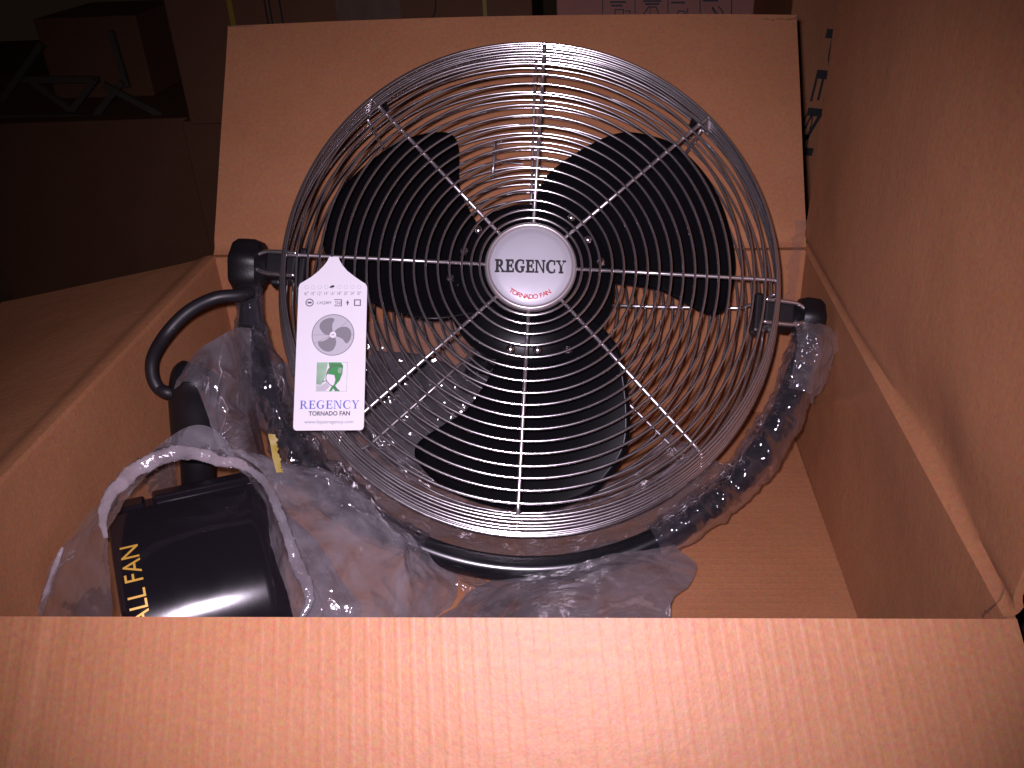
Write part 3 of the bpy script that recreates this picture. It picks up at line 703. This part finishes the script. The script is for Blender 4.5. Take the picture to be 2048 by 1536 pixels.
# rolled mouth of the bag
def roll(path, rad_, parent, inv, seed=0, n=220, m_=14, mat='film_rim', flat=1.0):
    P = smooth_path([at(*q) for q in path], n); vs = []; fs = []; K = len(rad_)
    for i, p in enumerate(P):
        t = i/(n-1); f = t*(K-1); k = min(int(f), K-2); r = rad_[k]+(rad_[k+1]-rad_[k])*(f-k)
        tg_ = (P[min(i+1, n-1)]-P[max(i-1, 0)]).normalized(); x = (CAM-p); x = (x-tg_*x.dot(tg_)).normalized(); y = tg_.cross(x)
        for j in range(m_):
            a = 2*pi*j/m_; q = p+x*cos(a)*r*.55*flat+y*sin(a)*r
            tw = rig(Vector((t*9, cos(a)*1.2, sin(a)*1.2+seed)), 1.6, 3)
            vs.append(inv @ (q+(q-p)*tw*.55))
    for i in range(n-1):
        for j in range(m_): j2 = (j+1) % m_; fs.append([i*m_+j, i*m_+j2, (i+1)*m_+j2, (i+1)*m_+j])
    return mesh_from('rolled_mouth', vs, fs, M[mat], parent)
roll([(212, 1075, .112), (205, 1035, .128), (222, 990, .148), (262, 948, .17), (310, 918, .185), (355, 905, .195), (400, 908, .203), (440, 922, .207), (478, 928, .212), (500, 940, .215)], [.0015, .003, .0045, .0058, .006, .0055, .005, .0045, .004, .0025], bag, bi, seed=1)
roll([(498, 938, .213), (530, 965, .205), (552, 1010, .188), (575, 1070, .166), (595, 1130, .15), (615, 1175, .137), (618, 1205, .128), (595, 1250, .115)], [.003, .003, .0035, .0035, .0045, .0045, .003, .002], bag, bi, seed=3, mat='film')
roll([(75, 1245, .10), (95, 1180, .108), (115, 1120, .118), (125, 1095, .123)], [.002, .0022, .0018, .001], bag, bi, seed=5)
# yellow slip caught in the film
strip('slip', [at(538, 868, .245), at(542, 900, .236), at(548, 930, .228), at(552, 945, .224)], (.0075, .001, -.001), M['yellow'], bag, bi, amp=.001, seed=2)

fb_o = B @ Vector((0, -.25, -.05)); fi = Matrix.Translation(-fb_o)
fb = empty('plastic_wrap', 'torn clear plastic wrap hanging on the black bracket under the round fan', 'plastic wrap', fb_o)
def sleeve(a0, a1, rads, seed, mat='film_sleeve', n=200, m_=36, off=0):
    vs = []; fs = []; K = len(rads)
    for i in range(n):
        t = i/(n-1); f = t*(K-1); k = min(int(f), K-2); r = rads[k]+(rads[k+1]-rads[k])*(f-k)
        a = rad(a0+(a1-a0)*t); c = Vector((cos(a)*(RB+off), sin(a)*(RB+off), zb)); e1 = Vector((cos(a), sin(a), 0)); e2 = Vector((0, 0, 1))
        for j in range(m_):
            b = 2*pi*j/m_; dv = e1*cos(b)+e2*sin(b)
            q = c+dv*r; k1 = rig(q+Vector((seed, 0, 0)), 38, 4); k2 = noise.noise(q*18+Vector((seed, 2, 2)))
            vs.append(fi @ (B @ (c+dv*max(.0115, r*(1+.42*k1+.3*k2)))))
    for i in range(n-1):
        for j in range(m_): j2 = (j+1) % m_; fs.append([i*m_+j, i*m_+j2, (i+1)*m_+j2, (i+1)*m_+j])
    return mesh_from('film', vs, fs, M[mat], fb)
sleeve(-176, -108, [.012, .014, .018, .018, .020, .018, .015, .013], 1)
sleeve(-62, -8, [.013, .0155, .017, .017, .018, .017, .0165, .016, .015], 4)
# loose film round the right knob
def fanp(a, r, z=zb): return B @ bp(a, r, z)
sheet('film', [[fanp(-7, .236, -.02), fanp(-6.5, .262, -.02), fanp(-7, .276, -.04)], [fanp(-10, .240, -.018), fanp(-10, .262, -.012), fanp(-10, .281, -.035)],
               [fanp(-14, .243, -.02), fanp(-14, .262, -.015), fanp(-15, .278, -.04)], [fanp(-21, .246, -.025), fanp(-21, .262, -.018), fanp(-21, .275, -.045)]], M['film_clear'], fb, fi, amp=.006, sc=45, seed=7)
# film skirt between the guard and the tube
rows = []
for r, z in ((.188, -.118), (.226, -.085), (.246, -.058), (.262, -.045)):
    rows.append([fanp(a, r, z+.006*sin(a*.3)) for a in range(-160, -28, 12)])
sheet('film', rows, M['film_mid'], fb, fi, amp=.005, sc=24, seed=9, nu=240, nv=60)
sheet('film', [[fanp(a, q, z) for a in range(-172, -90, 10)] for q, z in ((.20, -.122), (.150, -.134), (.095, -.132), (.055, -.150))], M['film_clear'], fb, fi, amp=.005, sc=30, seed=21)
# big loose tail of film at the lower right
sheet('film', [[(850, 1240, .205), (985, 1160, .225), (1120, 1110, .25), (1250, 1082, .27), (1368, 1062, .285)],
               [(880, 1262, .17), (1010, 1190, .195), (1140, 1140, .22), (1270, 1105, .24), (1350, 1092, .25)],
               [(920, 1290, .14), (1040, 1215, .165), (1170, 1168, .19), (1300, 1130, .215), (1392, 1130, .23)],
               [(960, 1310, .12), (1080, 1245, .135), (1200, 1205, .16), (1310, 1170, .185), (1378, 1170, .20)],
               [(1000, 1340, .10), (1110, 1290, .115), (1220, 1260, .13), (1310, 1240, .145), (1345, 1200, .17)],
               [(1040, 1360, .08), (1130, 1320, .09), (1230, 1300, .10), (1310, 1290, .115), (1340, 1262, .13)]], M['film'], fb, fi, amp=.006, sc=12, seed=11, nu=180, nv=150)
sheet('film', [[(870, 1130, .235), (900, 1160, .225), (930, 1190, .215), (900, 1230, .2)], [(910, 1150, .232), (940, 1170, .222), (985, 1185, .212), (950, 1235, .19)], [(960, 1165, .232), (1000, 1180, .225), (1030, 1190, .215), (1000, 1240, .18)]], M['film_clear'], fb, fi, amp=.006, sc=40, seed=13, nu=80, nv=60)

# ------------------------------------------------------------------ goods standing in the dark behind
def carton(label, x0, x1, y, z0, z1, depth, mat, rot=0, group='closed cartons standing behind'):
    c = Vector(((x0+x1)/2, y, z0)); Mx = Matrix.Translation(c) @ Matrix.Rotation(rad(rot), 4, 'Z')
    e_ = empty('closed_carton', label, 'carton', group=group, basis=Mx)
    w_ = (x1-x0)/2; b = MB(); b.box((-w_, 0, 0), (w_, depth, z1-z0))
    o = b.build('box', mat, e_, smooth=False, bevel=.004)
    return e_, w_, z1-z0
GB = 1.80
# A: low carton at the left
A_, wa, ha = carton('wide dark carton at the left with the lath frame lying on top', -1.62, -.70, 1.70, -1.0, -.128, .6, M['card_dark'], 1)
MB().box((-.33, -.0008, .02), (-.25, .0006, ha-.002)).build('tape', M['wrap_dark'], A_, smooth=False)
# lath frame on top
lf = empty('lath_frame', 'dim frame of crossed pale laths resting on the dark carton', 'lath frame', (-1.10, 1.76, -.128))
li = Matrix.Translation(-Vector((-1.10, 1.76, -.128)))
def lath(p, q, w=.016):
    a, b = at(*p), at(*q); d = (b-a).normalized(); n = d.cross(Vector((0, 1, 0))).normalized()*w/2; t = Vector((0, .012, 0))
    vs = [a-n, b-n, b+n, a+n, a-n+t, b-n+t, b+n+t, a+n+t]
    mbx = MB(); mbx.add([li @ v for v in vs], [[0, 1, 2, 3], [4, 7, 6, 5], [0, 4, 5, 1], [1, 5, 6, 2], [2, 6, 7, 3], [3, 7, 4, 0]])
    mbx.build('lath', M['lattice'], lf, smooth=False)
for k, (p, q) in enumerate([((0, 205), (82, 88)), ((28, 160), (195, 160)), ((62, 165), (142, 222)), ((142, 222), (188, 160)), ((190, 232), (242, 165)), ((218, 62), (252, 175)), ((205, 170), (322, 232)), ((0, 236), (322, 236))]):
    lath((*p, 1.74+.016*(k % 3)), (*q, 1.74+.016*(k % 3)), .014)
# low carton behind the laths
a, b = at(92, 130, 1.95), at(270, 30, 1.95)
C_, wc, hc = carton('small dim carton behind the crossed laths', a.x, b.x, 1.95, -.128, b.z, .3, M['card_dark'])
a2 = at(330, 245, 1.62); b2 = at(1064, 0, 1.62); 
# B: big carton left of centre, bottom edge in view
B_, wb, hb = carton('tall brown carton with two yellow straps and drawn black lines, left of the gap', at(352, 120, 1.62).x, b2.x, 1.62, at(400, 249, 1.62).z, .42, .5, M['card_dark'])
B_.rotation_euler.z = 0
ox = B_.location.x
def onB(px, w, mat, name, z0=0, z1=None):
    x = at(px, 20, 1.62).x-ox; MB().box((x-w/2, -.0022, z0), (x+w/2, -.0004, z1 or hb)).build(name, mat, B_, smooth=False)
onB(462, .011, M['yellow'], 'strap'); onB(970, .008, M['yellow'], 'strap')
for px in (532, 541, 562): onB(px, .003, M['ink'], 'printed_line')
onB(737, .135, M['wrap_dark'], 'tape')
x0 = ox
cv = smooth_path([at(700+300-170, 60, 1.617), at(850, 46, 1.617), at(868, 30, 1.617), at(872, 0, 1.617)], 20)
MB().tube([B_.matrix_world.inverted() @ v if False else v-Vector(B_.location) for v in cv], .0012, n=6).build('printed_line', M['ink'], B_)
# platform for B: it stands on another carton
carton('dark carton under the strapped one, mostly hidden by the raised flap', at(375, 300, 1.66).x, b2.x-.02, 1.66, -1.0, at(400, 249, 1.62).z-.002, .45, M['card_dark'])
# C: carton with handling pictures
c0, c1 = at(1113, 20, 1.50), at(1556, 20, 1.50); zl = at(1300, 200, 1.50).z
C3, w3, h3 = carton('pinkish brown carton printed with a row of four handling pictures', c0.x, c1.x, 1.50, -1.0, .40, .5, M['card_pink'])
c3 = Vector(C3.location)
def P3(px, py): v = at(px, py, 1.50)-c3; return (v.x, v.z)
def flat(pts, mb, d=.0012): # polygon on the front face
    n = len(pts); vs = [(x, -d, z) for x, z in pts]+[(x, -.0003, z) for x, z in pts]
    mb.add(vs, [list(range(n)), [n+i for i in range(n)][::-1]]+[[i, n+i, n+(i+1) % n, (i+1) % n] for i in range(n)])
def line3(p, q, w, mb, d=.0012):
    a = Vector(P3(*p)); b = Vector(P3(*q)); t = (b-a).normalized(); n = Vector((-t.y, t.x))*w/2
    flat([tuple(a-n), tuple(b-n), tuple(b+n), tuple(a+n)], mb, d)
mb = MB()
for x in (1205, 1270, 1336, 1400, 1463): line3((x, -30), (x, 44), .0018, mb)
for x0_, x1_, y_ in ((1220, 1252, 4), (1222, 1245, 11), (1286, 1322, 2), (1290, 1318, 8), (1342, 1370, 5), (1406, 1436, 1), (1214, 1230, -3)):
    line3((x0_, y_), (x1_, y_), .0034, mb, .0014)
# truck, stack, bottle, glass outlines
for seg in (((1214, 43), (1254, 43), .005), ((1216, 39), (1216, 31), .002), ((1216, 31), (1226, 31), .002), ((1226, 31), (1226, 40), .002), ((1230, 40), (1230, 19), .002), ((1230, 19), (1247, 19), .002), ((1247, 19), (1247, 40), .002), ((1250, 22), (1260, 22), .002), ((1260, 22), (1260, 30), .002),
            ((1286, 30), (1292, 40), .0036), ((1292, 42), (1322, 42), .0036), ((1286, 30), (1297, 14), .002), ((1297, 14), (1312, 14), .002), ((1312, 14), (1318, 30), .002), ((1300, 16), (1300, 36), .0015), ((1318, 30), (1322, 40), .002), ((1294, 32), (1314, 32), .0015),
            ((1356, 22), (1356, 41), .002), ((1356, 41), (1368, 41), .002), ((1368, 41), (1368, 22), .002), ((1356, 22), (1368, 22), .002), ((1371, 30), (1376, 16), .002), ((1374, 40), (1376, 26), .002),
            ((1420, 41), (1448, 36), .0036), ((1424, 14), (1432, 32), .002), ((1432, 32), (1424, 40), .002), ((1436, 12), (1446, 24), .002), ((1446, 24), (1444, 38), .002), ((1424, 14), (1440, 34), .002)):
    line3(*seg, mb, .0016)
mb.build('printed_pictures', M['ink'], C3, smooth=False)
# D: carton with upright letters seen in the gap beside the back flap
d0, d1 = at(1560, 250, 1.15), at(1725, 250, 1.15)
D4, w4, h4 = carton('brown carton printed with large upright black capitals, seen between two flaps', d0.x, d1.x+.3, 1.15, -1.0, .30, .35, M['card'])
g = text_mb('PENGU', .1, th=.0006, bold=.0008); fit_w(g, w=.37, h=.025)
g.xf(Matrix.Rotation(rad(-7), 4, 'Z'))
ctr = at(1612, 296, 1.15)-Vector(D4.location)
g.v = [Vector((v.y + ctr.x, -.0010-v.z, -v.x+ctr.z)) for v in g.v]; g.build('lettering', M['ink'], D4, smooth=False)
g = text_mb('SET', .1, th=.0006); fit_w(g, w=.10, h=.014); g.xf(Matrix.Rotation(rad(-5), 4, 'Z'))
ctr = at(1606, 290, 1.15)-Vector(D4.location)
g.v = [Vector((v.y+ctr.x, -.0010-v.z, -v.x+ctr.z)) for v in g.v]; g.build('lettering', M['ink'], D4, smooth=False)
